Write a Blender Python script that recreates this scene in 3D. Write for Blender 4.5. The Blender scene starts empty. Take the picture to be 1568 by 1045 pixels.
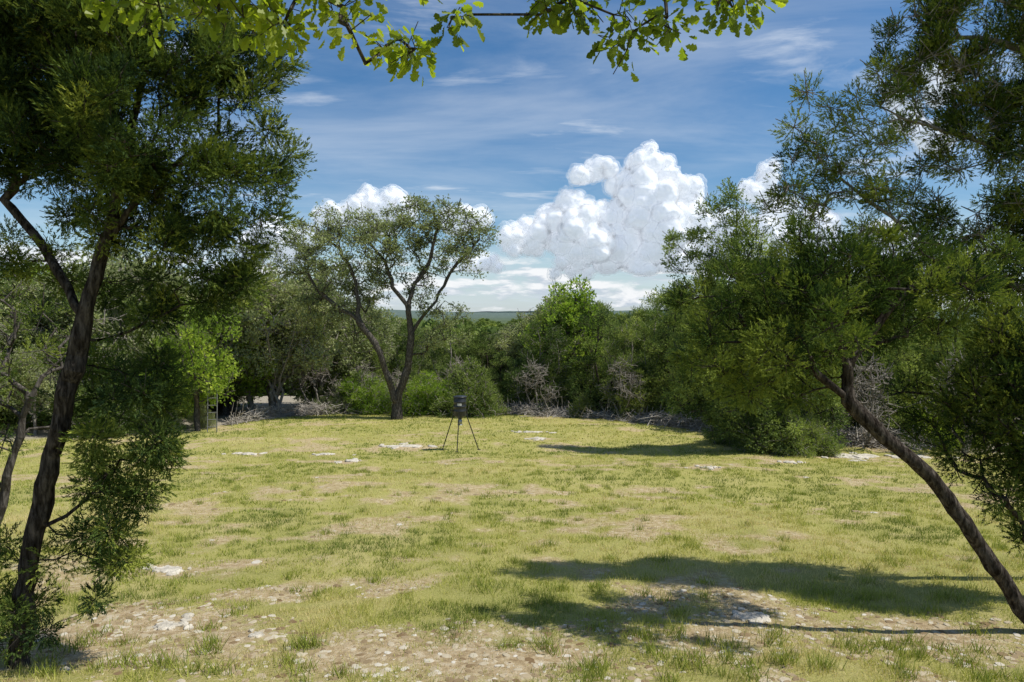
import bpy, bmesh, math, numpy as np
from mathutils import Vector, Matrix
R = np.random.RandomState
scene = bpy.context.scene

# ------------------------------------------------------------------ noise
def _h(ix, iy, iz):
    h = (ix.astype(np.uint32)*np.uint32(374761393) + iy.astype(np.uint32)*np.uint32(668265263)
         + iz.astype(np.uint32)*np.uint32(2246822519))
    h = (h ^ (h >> np.uint32(13)))*np.uint32(1274126177)
    h = h ^ (h >> np.uint32(16))
    return (h & np.uint32(0xffffff)).astype(np.float64)/float(0xffffff)
def vnoise(p):
    p = np.asarray(p, float)
    i = np.floor(p).astype(np.int64); f = p-i; f = f*f*(3-2*f)
    o = 0
    for dx in (0, 1):
        wx = f[:, 0] if dx else 1-f[:, 0]
        for dy in (0, 1):
            wy = f[:, 1] if dy else 1-f[:, 1]
            for dz in (0, 1):
                wz = f[:, 2] if dz else 1-f[:, 2]
                o = o + wx*wy*wz*_h(i[:, 0]+dx, i[:, 1]+dy, i[:, 2]+dz)
    return o
def fbm(p, octv=4, gain=.5):
    s = 0; a = 1; t = 0; p = np.asarray(p, float)
    for k in range(octv):
        s = s+a*vnoise(p*(2.03**k)+17.3*k); t += a; a *= gain
    return s/t
def fbm2(x, y, sc, octv=4, off=0.):
    return fbm(np.stack([x*sc+off, y*sc-off, np.full_like(x, off)], 1), octv)
def sstep(a, b, x):
    t = np.clip((x-a)/(b-a), 0, 1); return t*t*(3-2*t)

# ------------------------------------------------------------------ mesh helper
def make_mesh(name, verts, quads, mats=(), mat_idx=None, attrs=None, smooth=None, tris=None):
    me = bpy.data.meshes.new(name)
    verts = np.asarray(verts, np.float32)
    nq = 0 if quads is None else len(quads); nt = 0 if tris is None else len(tris)
    loops = []
    if nq: loops.append(np.asarray(quads, np.int32).ravel())
    if nt: loops.append(np.asarray(tris, np.int32).ravel())
    loops = np.concatenate(loops)
    me.vertices.add(len(verts)); me.vertices.foreach_set('co', verts.ravel())
    me.loops.add(len(loops)); me.loops.foreach_set('vertex_index', loops)
    me.polygons.add(nq+nt)
    st = np.concatenate([np.arange(nq)*4, nq*4+np.arange(nt)*3]).astype(np.int32)
    me.polygons.foreach_set('loop_start', st)
    if mat_idx is not None: me.polygons.foreach_set('material_index', np.asarray(mat_idx, np.int32))
    if smooth is not None:
        s = np.full(nq+nt, bool(smooth)) if np.isscalar(smooth) else np.asarray(smooth, bool)
        me.polygons.foreach_set('use_smooth', s)
    for m in mats: me.materials.append(m)
    if attrs:
        for k, v in attrs.items():
            a = me.attributes.new(k, 'FLOAT', 'POINT'); a.data.foreach_set('value', np.asarray(v, np.float32))
    me.update(calc_edges=True)
    return me
def add_obj(name, me, loc=(0, 0, 0), rot=(0, 0, 0), sc=(1, 1, 1), parent=None):
    o = bpy.data.objects.new(name, me); o.location = loc; o.rotation_euler = rot; o.scale = sc
    scene.collection.objects.link(o)
    if parent: o.parent = parent
    return o
def empty(name, loc=(0, 0, 0)):
    o = bpy.data.objects.new(name, None); o.location = loc; o.empty_display_size = .1
    scene.collection.objects.link(o); return o

# ------------------------------------------------------------------ materials
def mat(name):
    m = bpy.data.materials.new(name); m.use_nodes = True
    nt = m.node_tree; nt.nodes.clear()
    return m, nt, nt.nodes, nt.links
def ramp(ns, stops):
    r = ns.new('ShaderNodeValToRGB'); e = r.color_ramp.elements
    while len(e) < len(stops): e.new(.5)
    for q, (p, c) in zip(e, stops): q.position = p; q.color = (*c, 1)
    return r
def leaf_mat(name, stops, trans=.35, tcol=(1.2, 1.3, .65), gloss=0.0):
    m, nt, ns, ln = mat(name)
    at = ns.new('ShaderNodeAttribute'); at.attribute_name = 'tint'
    r = ramp(ns, stops); ln.new(at.outputs['Fac'], r.inputs[0])
    oi = ns.new('ShaderNodeObjectInfo')
    hs = ns.new('ShaderNodeHueSaturation'); ln.new(r.outputs[0], hs.inputs['Color'])
    mr = ns.new('ShaderNodeMapRange'); mr.inputs[3].default_value = .8; mr.inputs[4].default_value = 1.2
    ln.new(oi.outputs['Random'], mr.inputs[0]); ln.new(mr.outputs[0], hs.inputs['Value'])
    mh = ns.new('ShaderNodeMapRange'); mh.inputs[3].default_value = .512; mh.inputs[4].default_value = .488
    ln.new(oi.outputs['Random'], mh.inputs[0]); ln.new(mh.outputs[0], hs.inputs['Hue'])
    if gloss:
        d = ns.new('ShaderNodeBsdfPrincipled'); d.inputs['Roughness'].default_value = .45
        d.inputs['Specular IOR Level'].default_value = gloss
        ln.new(hs.outputs[0], d.inputs['Base Color'])
    else:
        d = ns.new('ShaderNodeBsdfDiffuse'); ln.new(hs.outputs[0], d.inputs[0])
    o = ns.new('ShaderNodeOutputMaterial')
    if trans <= 0: ln.new(d.outputs[0], o.inputs[0]); return m
    mu = ns.new('ShaderNodeMix'); mu.data_type = 'RGBA'; mu.blend_type = 'MULTIPLY'; mu.inputs[0].default_value = 1
    ln.new(hs.outputs[0], mu.inputs[6]); mu.inputs[7].default_value = (*tcol, 1)
    t = ns.new('ShaderNodeBsdfTranslucent'); ln.new(mu.outputs[2], t.inputs[0])
    mx = ns.new('ShaderNodeMixShader'); mx.inputs[0].default_value = trans
    ln.new(d.outputs[0], mx.inputs[1]); ln.new(t.outputs[0], mx.inputs[2])
    ln.new(mx.outputs[0], o.inputs[0])
    return m
def bark_mat(name, c1, c2, sc=(14, 14, 3), bump=.9):
    m, nt, ns, ln = mat(name)
    tc = ns.new('ShaderNodeTexCoord'); mp = ns.new('ShaderNodeMapping'); mp.inputs['Scale'].default_value = sc
    ln.new(tc.outputs['Object'], mp.inputs[0])
    n = ns.new('ShaderNodeTexNoise'); n.inputs['Scale'].default_value = 2; n.inputs['Detail'].default_value = 7
    n.inputs['Roughness'].default_value = .65; n.inputs['Distortion'].default_value = .4
    ln.new(mp.outputs[0], n.inputs[0])
    r = ramp(ns, [(.36, c1), (.5, tuple((a+b)/3 for a, b in zip(c1, c2))), (.68, c2)]); ln.new(n.outputs[0], r.inputs[0])
    b = ns.new('ShaderNodeBsdfDiffuse')
    ln.new(r.outputs[0], b.inputs[0])
    bp = ns.new('ShaderNodeBump'); bp.inputs['Strength'].default_value = bump; bp.inputs['Distance'].default_value = .04
    ln.new(n.outputs[0], bp.inputs['Height']); ln.new(bp.outputs[0], b.inputs['Normal'])
    o = ns.new('ShaderNodeOutputMaterial'); ln.new(b.outputs[0], o.inputs[0])
    return m
def plain_mat(name, col, rough=.6, metal=0, nscale=20, var=.25, bump=0.0):
    m, nt, ns, ln = mat(name)
    tc = ns.new('ShaderNodeTexCoord')
    n = ns.new('ShaderNodeTexNoise'); n.inputs['Scale'].default_value = nscale; n.inputs['Detail'].default_value = 8
    n.inputs['Roughness'].default_value = .65
    ln.new(tc.outputs['Object'], n.inputs[0])
    r = ramp(ns, [(.3, tuple(c*(1-var) for c in col)), (.7, tuple(min(1, c*(1+var)) for c in col))])
    ln.new(n.outputs[0], r.inputs[0])
    b = ns.new('ShaderNodeBsdfPrincipled'); b.inputs['Roughness'].default_value = rough; b.inputs['Metallic'].default_value = metal
    ln.new(r.outputs[0], b.inputs['Base Color'])
    if bump:
        bp = ns.new('ShaderNodeBump'); bp.inputs['Strength'].default_value = bump; bp.inputs['Distance'].default_value = .05
        ln.new(n.outputs[0], bp.inputs['Height']); ln.new(bp.outputs[0], b.inputs['Normal'])
    o = ns.new('ShaderNodeOutputMaterial'); ln.new(b.outputs[0], o.inputs[0])
    return m

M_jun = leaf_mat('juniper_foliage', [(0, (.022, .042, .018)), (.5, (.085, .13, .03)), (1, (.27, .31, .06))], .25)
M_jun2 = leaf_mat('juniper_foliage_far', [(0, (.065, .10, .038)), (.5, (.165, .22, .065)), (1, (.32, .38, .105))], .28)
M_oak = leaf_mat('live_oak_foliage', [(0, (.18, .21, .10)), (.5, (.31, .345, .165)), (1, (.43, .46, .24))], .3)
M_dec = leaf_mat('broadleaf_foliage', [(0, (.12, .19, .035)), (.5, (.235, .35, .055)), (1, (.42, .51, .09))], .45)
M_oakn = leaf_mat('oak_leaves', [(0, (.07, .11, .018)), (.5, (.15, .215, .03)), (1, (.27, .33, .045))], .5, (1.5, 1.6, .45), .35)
M_bark = bark_mat('juniper_bark', (.018, .014, .011), (.155, .13, .108))
M_barko = bark_mat('oak_bark', (.04, .034, .028), (.20, .18, .155))
M_twig = bark_mat('grey_twig', (.20, .175, .15), (.48, .44, .38))
M_brush = bark_mat('dead_brush', (.40, .36, .31), (.66, .61, .54))
M_lime = plain_mat('limestone', (.50, .455, .37), .9, 0, 7, .42, .9)

# ------------------------------------------------------------------ terrain
CAMZ = 2.2
_gy = [-9000, -60, 0, 5, 10, 15, 25, 38, 60, 100, 300, 2600, 3800, 5000, 9500]
_gz = [2, 2, 0, -.65, -1.3, -1.88, -2.85, -3.55, -5.0, -10, -14, -12, 8, 14, 18]
def G(x, y):
    x = np.atleast_1d(np.asarray(x, float)); y = np.atleast_1d(np.asarray(y, float))
    z = np.interp(y, _gy, _gz)
    z = z+(fbm2(x, y, .25, 3)-.5)*.22*sstep(1, 6, np.abs(y)+1)
    z = z+(fbm2(x, y, 1.6, 3, 5.)-.5)*.07
    far = sstep(1500, 3800, y)
    z = z+far*(fbm2(x, y, 1/900., 4, 3.)-.4)*80+sstep(250, 700, y)*(fbm2(x, y, 1/110., 4, 13.)-.5)*10
    return z
def g1(x, y): return float(G(x, y)[0])
def edge_y(x):
    return np.interp(x, [-60, -22, -15, -12.5, -8, 0, 5, 9, 12, 16, 24, 60], [24, 27, 31, 41, 42.5, 40.5, 38, 33, 28.5, 25.5, 21, 14])
SL = [(-4.6, 9.0, .30, .22), (-4.0, 26.5, .8, .4), (-5.2, 22, .35, .3), (-6.6, 24.0, .45, .25), (1.0, 31, .6, .3), (1.1, 28.7, .45, .3),
      (5.8, 20.0, .25, .2), (2.45, 7.0, .24, .2), (11.8, 23.4, 1.1, .6), (-3.4, 6.6, .2, .15), (-9.4, 24.2, .5, .3), (8.8, 21.5, .3, .2), (-2.4, 6.3, .10, .10), (13.9, 23.6, .7, .5)]
def dryness(x, y):
    d = fbm2(x, y, .5, 4, 9.)*.5+fbm2(x, y, 1.9, 4, 31.)*.5
    d = sstep(.49, .65, d)*np.interp(y, [5, 12, 40], [.95, .95, .85])
    def gs(cx, cy, sx, sy): return np.exp(-((x-cx)/sx)**2-((y-cy)/sy)**2)
    near = gs(-.55, 5.8, 1.9, .85)*1.0+gs(-3.3, 6.6, 1.2, .8)*.65+gs(-3.0, 9.4, .7, .6)*.6+gs(-1.4, 9.4, .5, .4)*.5+gs(4.2, 6.3, 1.3, .8)*.8+gs(1.9, 6.6, 1.0, .6)*.5
    near = near*(.05+1.8*fbm2(x, y, 2.6, 4, 3.))
    for sx_, sy_, a, b in SL: near = near+gs(sx_, sy_, a*1.5, b*1.5)*.6
    return np.clip(d*.78+near, 0, 1)

def axis(lo, hi, step, far):
    a = list(np.arange(lo, hi+1e-6, step)); s = step; v = hi
    while v < far: s *= 1.12; v += s; a.append(v)
    s = step; v = lo; b = []
    while v > -far: s *= 1.12; v -= s; b.append(v)
    return np.array(b[::-1]+a)
xs = axis(-20, 20, .16, 9000); ys = axis(4, 44, .16, 9000)
X, Y = np.meshgrid(xs, ys); xf = X.ravel(); yf = Y.ravel(); zf = G(xf, yf)
nx, ny = len(xs), len(ys)
idx = np.arange(nx*ny).reshape(ny, nx)
q = np.stack([idx[:-1, :-1], idx[:-1, 1:], idx[1:, 1:], idx[1:, :-1]], -1).reshape(-1, 4)
dry = dryness(xf, yf); lit = sstep(-1.0, 1.8, yf-edge_y(xf)+(fbm2(xf, yf, .5, 3)-.5)*3)

m, nt, ns, ln = mat('field_ground')
tc = ns.new('ShaderNodeTexCoord')
def noise(sc, det=6, rough=.6):
    n = ns.new('ShaderNodeTexNoise'); n.inputs['Scale'].default_value = sc; n.inputs['Detail'].default_value = det
    n.inputs['Roughness'].default_value = rough; ln.new(tc.outputs['Object'], n.inputs[0]); return n
def mixc(f, a, b):
    x = ns.new('ShaderNodeMix'); x.data_type = 'RGBA'
    for s, v in ((x.inputs[0], f), (x.inputs[6], a), (x.inputs[7], b)):
        if isinstance(v, (tuple, float, int)): s.default_value = v if not isinstance(v, tuple) else (*v, 1)
        else: ln.new(v, s)
    return x.outputs[2]
def attr(n):
    a = ns.new('ShaderNodeAttribute'); a.attribute_name = n; return a.outputs['Fac']
def mrange(v, a, b, c=0., d=1.):
    x = ns.new('ShaderNodeMapRange'); ln.new(v, x.inputs[0])
    for i, k in enumerate((a, b, c, d)): x.inputs[i+1].default_value = k
    return x.outputs[0]
n1 = noise(.7); n2 = noise(9, 8, .7); n3 = noise(38, 6, .7)
gr = ramp(ns, [(.3, (.235, .25, .065)), (.5, (.37, .355, .10)), (.7, (.51, .44, .19))]); ln.new(n1.outputs[0], gr.inputs[0])
gr2 = ramp(ns, [(.25, (.14, .15, .045)), (.5, (.34, .315, .11)), (.75, (.53, .46, .24))]); ln.new(n3.outputs[0], gr2.inputs[0])
grass = mixc(.5, gr.outputs[0], gr2.outputs[0])
so = ramp(ns, [(.3, (.25, .175, .095)), (.5, (.45, .345, .20)), (.66, (.61, .52, .37))]); ln.new(n2.outputs[0], so.inputs[0])
li = ramp(ns, [(.3, (.16, .135, .10)), (.55, (.36, .32, .25)), (.75, (.58, .54, .46))]); ln.new(n3.outputs[0], li.inputs[0])
mth = ns.new('ShaderNodeMath'); mth.operation = 'ADD'; ln.new(attr('dry'), mth.inputs[0])
ln.new(mrange(n3.outputs[0], .3, .7, -.3, .3), mth.inputs[1])
c = mixc(mrange(mth.outputs[0], .25, .8), grass, so.outputs[0])
c = mixc(attr('litter'), c, li.outputs[0])
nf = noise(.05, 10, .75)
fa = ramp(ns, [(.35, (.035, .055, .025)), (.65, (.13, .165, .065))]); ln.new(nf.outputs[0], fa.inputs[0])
fb = ramp(ns, [(.35, (.07, .105, .105)), (.65, (.15, .19, .16))]); ln.new(nf.outputs[0], fb.inputs[0])  # farthest ground: aerial haze painted into the colour as a bluish green
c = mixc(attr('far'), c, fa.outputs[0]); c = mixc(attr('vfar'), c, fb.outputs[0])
b = ns.new('ShaderNodeBsdfDiffuse')
ln.new(c, b.inputs[0])
bp = ns.new('ShaderNodeBump'); bp.inputs['Strength'].default_value = .8; bp.inputs['Distance'].default_value = .04
ln.new(n3.outputs[0], bp.inputs['Height']); ln.new(bp.outputs[0], b.inputs['Normal'])
o = ns.new('ShaderNodeOutputMaterial'); ln.new(b.outputs[0], o.inputs[0])
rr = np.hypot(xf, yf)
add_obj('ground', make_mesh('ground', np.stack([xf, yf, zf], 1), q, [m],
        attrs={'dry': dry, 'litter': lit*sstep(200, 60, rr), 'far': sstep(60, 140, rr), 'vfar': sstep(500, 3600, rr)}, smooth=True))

# ------------------------------------------------------------------ grass
rng = R(5)
GV, GT, GI = [], [], []
def grass_band(y0, y1, dens, w, h0, h1):
    xm = .82*y1+1.5; n = int((y1-y0)*2*xm*dens)
    x = rng.uniform(-xm, xm, n); y = rng.uniform(y0, y1, n)
    k = np.abs(x) < .8*y+1.5; x, y = x[k], y[k]
    d = dryness(x, y); cl = fbm2(x, y, 5.0, 3, 77.)
    big = fbm2(x, y, .5, 3, 41.)
    keep = (rng.rand(len(x)) < np.clip(1.05-d*1.05, .07, 1)*np.clip((cl-.32)*4, .08, 1)) & (y < edge_y(x)+.8)
    x, y, d, cl, big = x[keep], y[keep], d[keep], cl[keep], big[keep]
    z = G(x, y); n = len(x)
    h = rng.uniform(h0, h1, n)*(.6+1.1*np.clip(cl-.25, 0, 1))*(1-.5*d)*(.8+.4*big)
    a = rng.uniform(0, 2*np.pi, n); ln_ = h*rng.uniform(.1, 1.0, n); la = rng.uniform(0, 2*np.pi, n)
    ww = w*rng.uniform(.6, 1.4, n)
    b0 = np.stack([x-np.cos(a)*ww/2, y-np.sin(a)*ww/2, z-.005], 1)
    b1 = np.stack([x+np.cos(a)*ww/2, y+np.sin(a)*ww/2, z-.005], 1)
    t = np.stack([x+np.cos(la)*ln_, y+np.sin(la)*ln_, z+h], 1)
    ti = np.clip(.55+2.1*(fbm2(x, y, .45, 3, 12.)-.5)+rng.normal(0, .2, n)+d*.4-(cl-.5)*1.1-(big-.5)*.7, 0, 1)
    o = sum(len(v) for v in GV)
    GV.append(np.stack([b0, b1, t], 1).reshape(-1, 3)); GI.append(o+np.arange(3*n).reshape(-1, 3)); GT.append(np.repeat(ti, 3))
grass_band(4.9, 8, 3000, .006, .03, .085)
grass_band(8, 13, 1400, .009, .03, .08)
grass_band(13, 24, 440, .016, .035, .08)
grass_band(24, 44, 150, .03, .04, .09)
nt_ = 380
tx = rng.uniform(-9, 9, nt_); ty = 5+rng.rand(nt_)**1.3*16
hand = [(-2.9, 5.6), (-2.8, 5.8), (1.5, 5.5), (1.6, 5.7), (1.3, 5.6), (-3.9, 5.9), (2.9, 5.9), (1.45, 6.3), (3.6, 6.0), (-1.9, 6.0), (.3, 6.0), (2.2, 5.7), (3.3, 5.6), (.6, 5.4), (1.8, 6.0), (2.5, 6.3), (-3.2, 5.5), (-2.5, 5.5), (1.9, 5.5), (2.6, 5.5)]
tx = np.concatenate([tx]+[[p[0]]*2 for p in hand]); ty = np.concatenate([ty]+[[p[1]]*2 for p in hand])
tx[nt_:] += rng.normal(0, .12, 2*len(hand)); ty[nt_:] += rng.normal(0, .12, 2*len(hand))
per = 50
X0 = np.repeat(tx, per)+rng.normal(0, .06, len(tx)*per); Y0 = np.repeat(ty, per)+rng.normal(0, .06, len(tx)*per)
n = len(X0); z = G(X0, Y0); h = rng.uniform(.05, .15, n); h[nt_*per:] *= 1.35; a = rng.uniform(0, 6.283, n); la = rng.uniform(0, 6.283, n); l_ = h*rng.uniform(.1, .9, n)
b0 = np.stack([X0-np.cos(a)*.004, Y0-np.sin(a)*.004, z], 1); b1 = np.stack([X0+np.cos(a)*.004, Y0+np.sin(a)*.004, z], 1)
t = np.stack([X0+np.cos(la)*l_, Y0+np.sin(la)*l_, z+h], 1)
o = sum(len(v) for v in GV); GV.append(np.stack([b0, b1, t], 1).reshape(-1, 3)); GI.append(o+np.arange(3*n).reshape(-1, 3))
GT.append(np.repeat(np.clip(rng.normal(.22, .15, n), 0, 1), 3))
M_grass = leaf_mat('grass_blades', [(0, (.145, .195, .045)), (.35, (.30, .345, .065)), (.7, (.47, .465, .125)), (1, (.63, .54, .28))], .3, (1.15, 1.15, .7))
add_obj('grass', make_mesh('grass', np.concatenate(GV), None, [M_grass], attrs={'tint': np.concatenate(GT)}, tris=np.concatenate(GI)))

# ------------------------------------------------------------------ rocks
def ico(sub):
    bm = bmesh.new(); bmesh.ops.create_icosphere(bm, subdivisions=sub, radius=1)
    v = np.array([x.co[:] for x in bm.verts]); f = np.array([[w.index for w in x.verts] for x in bm.faces]); bm.free(); return v, f
I1, I2, I3, I4 = ico(1), ico(2), ico(3), ico(4)
def rock(x, y, sx, sy, sz, seed, sub=I4, am=.55):
    v, f = sub; p = v.copy()
    ang = np.arctan2(v[:, 1], v[:, 0]); ou = .5+1.1*fbm(np.stack([np.cos(ang)*2.2+seed*3, np.sin(ang)*2.2, ang*0], 1), 4, .65) if am > .5 else 1.
    p[:, :2] *= (ou if np.isscalar(ou) else ou[:, None])
    p = p*(1+am*(fbm(v*1.6+seed*7.1, 4)-.5))[:, None]
    p[:, 2] = np.where(p[:, 2] > .4, .4+(p[:, 2]-.4)*.25, p[:, 2])+(fbm(v*3.5+seed, 3)-.5)*.6
    a = seed*1.7; p = p*np.array([sx, sy, sz]); c, s = math.cos(a), math.sin(a)
    if sub is not I4: p = np.stack([p[:, 0]*c-p[:, 1]*s, p[:, 0]*s+p[:, 1]*c, p[:, 2]], 1)
    return p+np.array([x, y, 0]), f
for i, (x, y, sx, sy) in enumerate(SL):
    PVs, PFs, oo = [], [], 0
    for j in range(2 if sx < .2 else 12):   # each outcrop is a broken slab in several pieces
        s = .75 if j == 0 else rng.uniform(.10, .42); dx, dy = (0, 0) if j == 0 else (rng.normal(0, sx*.8), rng.normal(0, sy*.8))
        v, f = rock(dx, dy, sx*s*.8, sy*s*.8, .065 if y > 15 else .045, i*5+j+1, I4 if j == 0 else I3, .56); v[:, 2] += g1(x+dx, y+dy)-g1(x, y)
        PVs.append(v); PFs.append(f+oo); oo += len(v)
    add_obj('limestone_rock', make_mesh('limestone_rock', np.concatenate(PVs), None, [M_lime], tris=np.concatenate(PFs), smooth=True), (x, y, g1(x, y)+.002))
PV, PF, PT, o = [], [], [], 0
def pebbles(n, xr, yr, smin, smax, thr):
    global o
    x = rng.uniform(*xr, n); y = rng.uniform(*yr, n); d = dryness(x, y); kk = d > thr; x, y = x[kk], y[kk]; zz_ = G(x, y)
    for xx, yy, zz in zip(x, y, zz_):
        s = smin+(smax-smin)*rng.rand()**4
        v, f = rock(xx, yy, s, s*rng.uniform(.5, .9), s*.28, rng.rand()*90, I2 if s > .02 else I1, .5)
        v[:, 2] += zz; PV.append(v); PF.append(f+o); PT.append(np.full(len(v), rng.rand())); o += len(v)
pebbles(11000, (-4.6, 5), (5.1, 8.2), .006, .055, .28)
pebbles(3000, (-12, 12), (8.2, 24), .015, .09, .5)
M_peb = leaf_mat('gravel', [(0, (.19, .12, .065)), (.5, (.40, .31, .20)), (.85, (.52, .45, .34)), (1, (.62, .57, .49))], 0.0)
add_obj('gravel', make_mesh('gravel', np.concatenate(PV), None, [M_peb], tris=np.concatenate(PF), smooth=False, attrs={'tint': np.concatenate(PT)}))

# ------------------------------------------------------------------ trees
def unit(v): return v/np.maximum(np.linalg.norm(v, axis=-1, keepdims=True), 1e-9)
def diamonds(blades):
    out = []
    for b, a, s, L, W in blades:
        b, a, s = map(np.array, (b, a, s)); out += [b, b+a*L*.45+s*W/2, b+a*L, b+a*L*.45-s*W/2]
    return np.array(out, float)
def spray(nb, seed, W=.09, ang=.6):
    r = R(seed); bl = []
    for i in range(nb):
        t = i/(nb-1)*.75; ph = i*2.4+r.rand(); an = ang*(1-t*.6)*r.uniform(.7, 1.2)
        side = np.array([0, math.cos(ph), math.sin(ph)])
        a = np.array([math.cos(an), 0, 0])+side*math.sin(an)
        s = np.cross(a, [0, math.cos(ph+1.1), math.sin(ph+1.1)]); s = s/np.linalg.norm(s)
        bl.append(((t, 0, 0), a, s, r.uniform(.28, .45), W*r.uniform(.8, 1.3)))
    return diamonds(bl)
T_near = [spray(9, i, .095, .45) for i in range(4)]
T_mid = [spray(4, i+20, .28, .8) for i in range(3)]
T_one = [diamonds([((0, 0, 0), (1, 0, 0), (0, 1, 0), 1, .62)])]
T_pair = [diamonds([((0, 0, 0), (.8, .5, .2), (-.3, .5, .6), .8, .42), ((.2, 0, 0), (.7, -.5, .3), (.4, .4, -.6), .8, .42), ((.3, 0, .1), (.9, .1, -.4), (.1, .9, .1), .7, .4)])]
def lobed():
    u = [0, .12, .28, .40, .52, .66, .78, .92, 1.0]; w = [.02, .08, .22, .15, .33, .22, .30, .16, .01]
    V = []
    for i in range(len(u)-1):
        for sg in (1, -1):
            V += [(u[i], 0, 0), (u[i+1], 0, 0), (u[i+1], sg*w[i+1], w[i+1]*.35), (u[i], sg*w[i], w[i]*.35)]
    return np.array(V, float)
T_lobe = [lobed()]

def grow(trunks, clusters, rng, seg, w=.3, jit=.12, sag=.0, first=0):
    P = []; par = []; pl = []
    for ti, tr in enumerate(trunks):
        tr = np.array(tr, float)
        if ti == 0: prev = -1
        else:
            prev = int(np.argmin(np.linalg.norm(np.array(P)-tr[0], axis=1))); tr[0] = P[prev]
        n = len(tr); fine = []
        for i in range(n-1):
            p0 = tr[max(i-1, 0)]; p1 = tr[i]; p2 = tr[i+1]; p3 = tr[min(i+2, n-1)]
            k = max(2, int(np.linalg.norm(p2-p1)/seg))
            for j in range(k):
                t = j/k; fine.append(.5*((2*p1)+(-p0+p2)*t+(2*p0-5*p1+4*p2-p3)*t*t+(-p0+3*p1-3*p2+p3)*t**3))
        fine.append(tr[-1])
        for j, pt in enumerate(fine):
            if ti > 0 and j == 0: continue
            pt = pt+rng.normal(0, seg*.09, 3)*(j > 0)
            pl.append(0 if prev < 0 else pl[prev]+np.linalg.norm(pt-P[prev])); P.append(pt); par.append(prev); prev = len(P)-1
    arr = np.zeros((len(P)+len(clusters)*14, 3)); arr[:len(P)] = P; n = len(P)
    plen = np.zeros(len(arr)); plen[:n] = pl; par = par+[0]*(len(arr)-n); base = arr[:n].copy()
    order = np.argsort([np.min(np.linalg.norm(base-c, axis=1)) for c in clusters])
    tips = np.zeros(len(clusters), int)
    mean_h = plen[:n].max()
    ok0 = np.where(plen[:n] > first*mean_h)[0]; start = ok0[0] if len(ok0) else 0
    for ci in order:
        c = clusters[ci]
        dd = np.linalg.norm(arr[start:n]-c, axis=1); cost = dd+w*plen[start:n]
        j = start+int(np.argmin(cost)); dist = np.linalg.norm(c-arr[j])
        k = int(min(10, max(2, dist/seg))); a = arr[j]; dv = c-a
        off = rng.normal(0, jit*dist, 3); off2 = rng.normal(0, jit*dist*.6, 3); prev = j
        for s in range(1, k+1):
            t = s/k
            p = a+dv*t+off*math.sin(math.pi*t)+off2*math.sin(2*math.pi*t)+np.array([0, 0, -sag*dist*math.sin(math.pi*t)])
            arr[n] = p; par[n] = prev; plen[n] = plen[prev]+np.linalg.norm(p-arr[prev]); prev = n; n += 1
        tips[ci] = prev
    return arr[:n], np.array(par[:n]), tips

def tubes(P, par, Rb, rmin, sides, expo=2.3, flare=.4):
    n = len(P); best = np.full(n, -1); bc = np.zeros(n)
    leafs = np.zeros(n); has = np.zeros(n, bool); has[par[par >= 0]] = True
    for i in range(n-1, -1, -1):
        if not has[i]: leafs[i] = 1
        if par[i] >= 0:
            leafs[par[i]] += leafs[i]
            if leafs[i] > bc[par[i]]: bc[par[i]] = leafs[i]; best[par[i]] = i
    r = leafs**(1/expo); r = np.maximum(r/r[0]*Rb, rmin)
    d0 = np.linalg.norm(P-P[0], axis=1); r = r*(1+flare*np.exp(-d0/(Rb*2.2)))
    r = r*(.80+.40*vnoise(P*3.7)); r[r < rmin] = rmin
    pm = np.maximum(par, 0); bb = np.where(best < 0, np.arange(n), best)
    tan = unit(np.where((par >= 0)[:, None], unit(P-P[pm]), 0)+np.where((best >= 0)[:, None], unit(P[bb]-P), 0)+1e-9)
    e = np.where(par >= 0)[0]; pe = par[e]; main = best[pe] == e
    ed = unit(P[e]-P[pe]); t0 = np.where(main[:, None], tan[pe], ed); r0 = np.where(main, r[pe], r[e]*1.05)
    def ring(c, t, rad):
        a = unit(np.cross(t, np.array([.9, .35, .1]))); b = np.cross(t, a)
        an = np.arange(sides)/sides*2*np.pi
        return c[:, None]+rad[:, None, None]*(a[:, None]*np.cos(an)[None, :, None]+b[:, None]*np.sin(an)[None, :, None])
    A = ring(P[pe], t0, r0); B = ring(P[e], tan[e], r[e]); m_ = len(e)
    V = np.concatenate([A, B], 1).reshape(-1, 3)
    j = np.arange(sides); j2 = (j+1) % sides
    q = np.stack([j, j2, j2+sides, j+sides], 1)[None]+(np.arange(m_)*2*sides)[:, None, None]
    return V, q.reshape(-1, 4)

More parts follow.
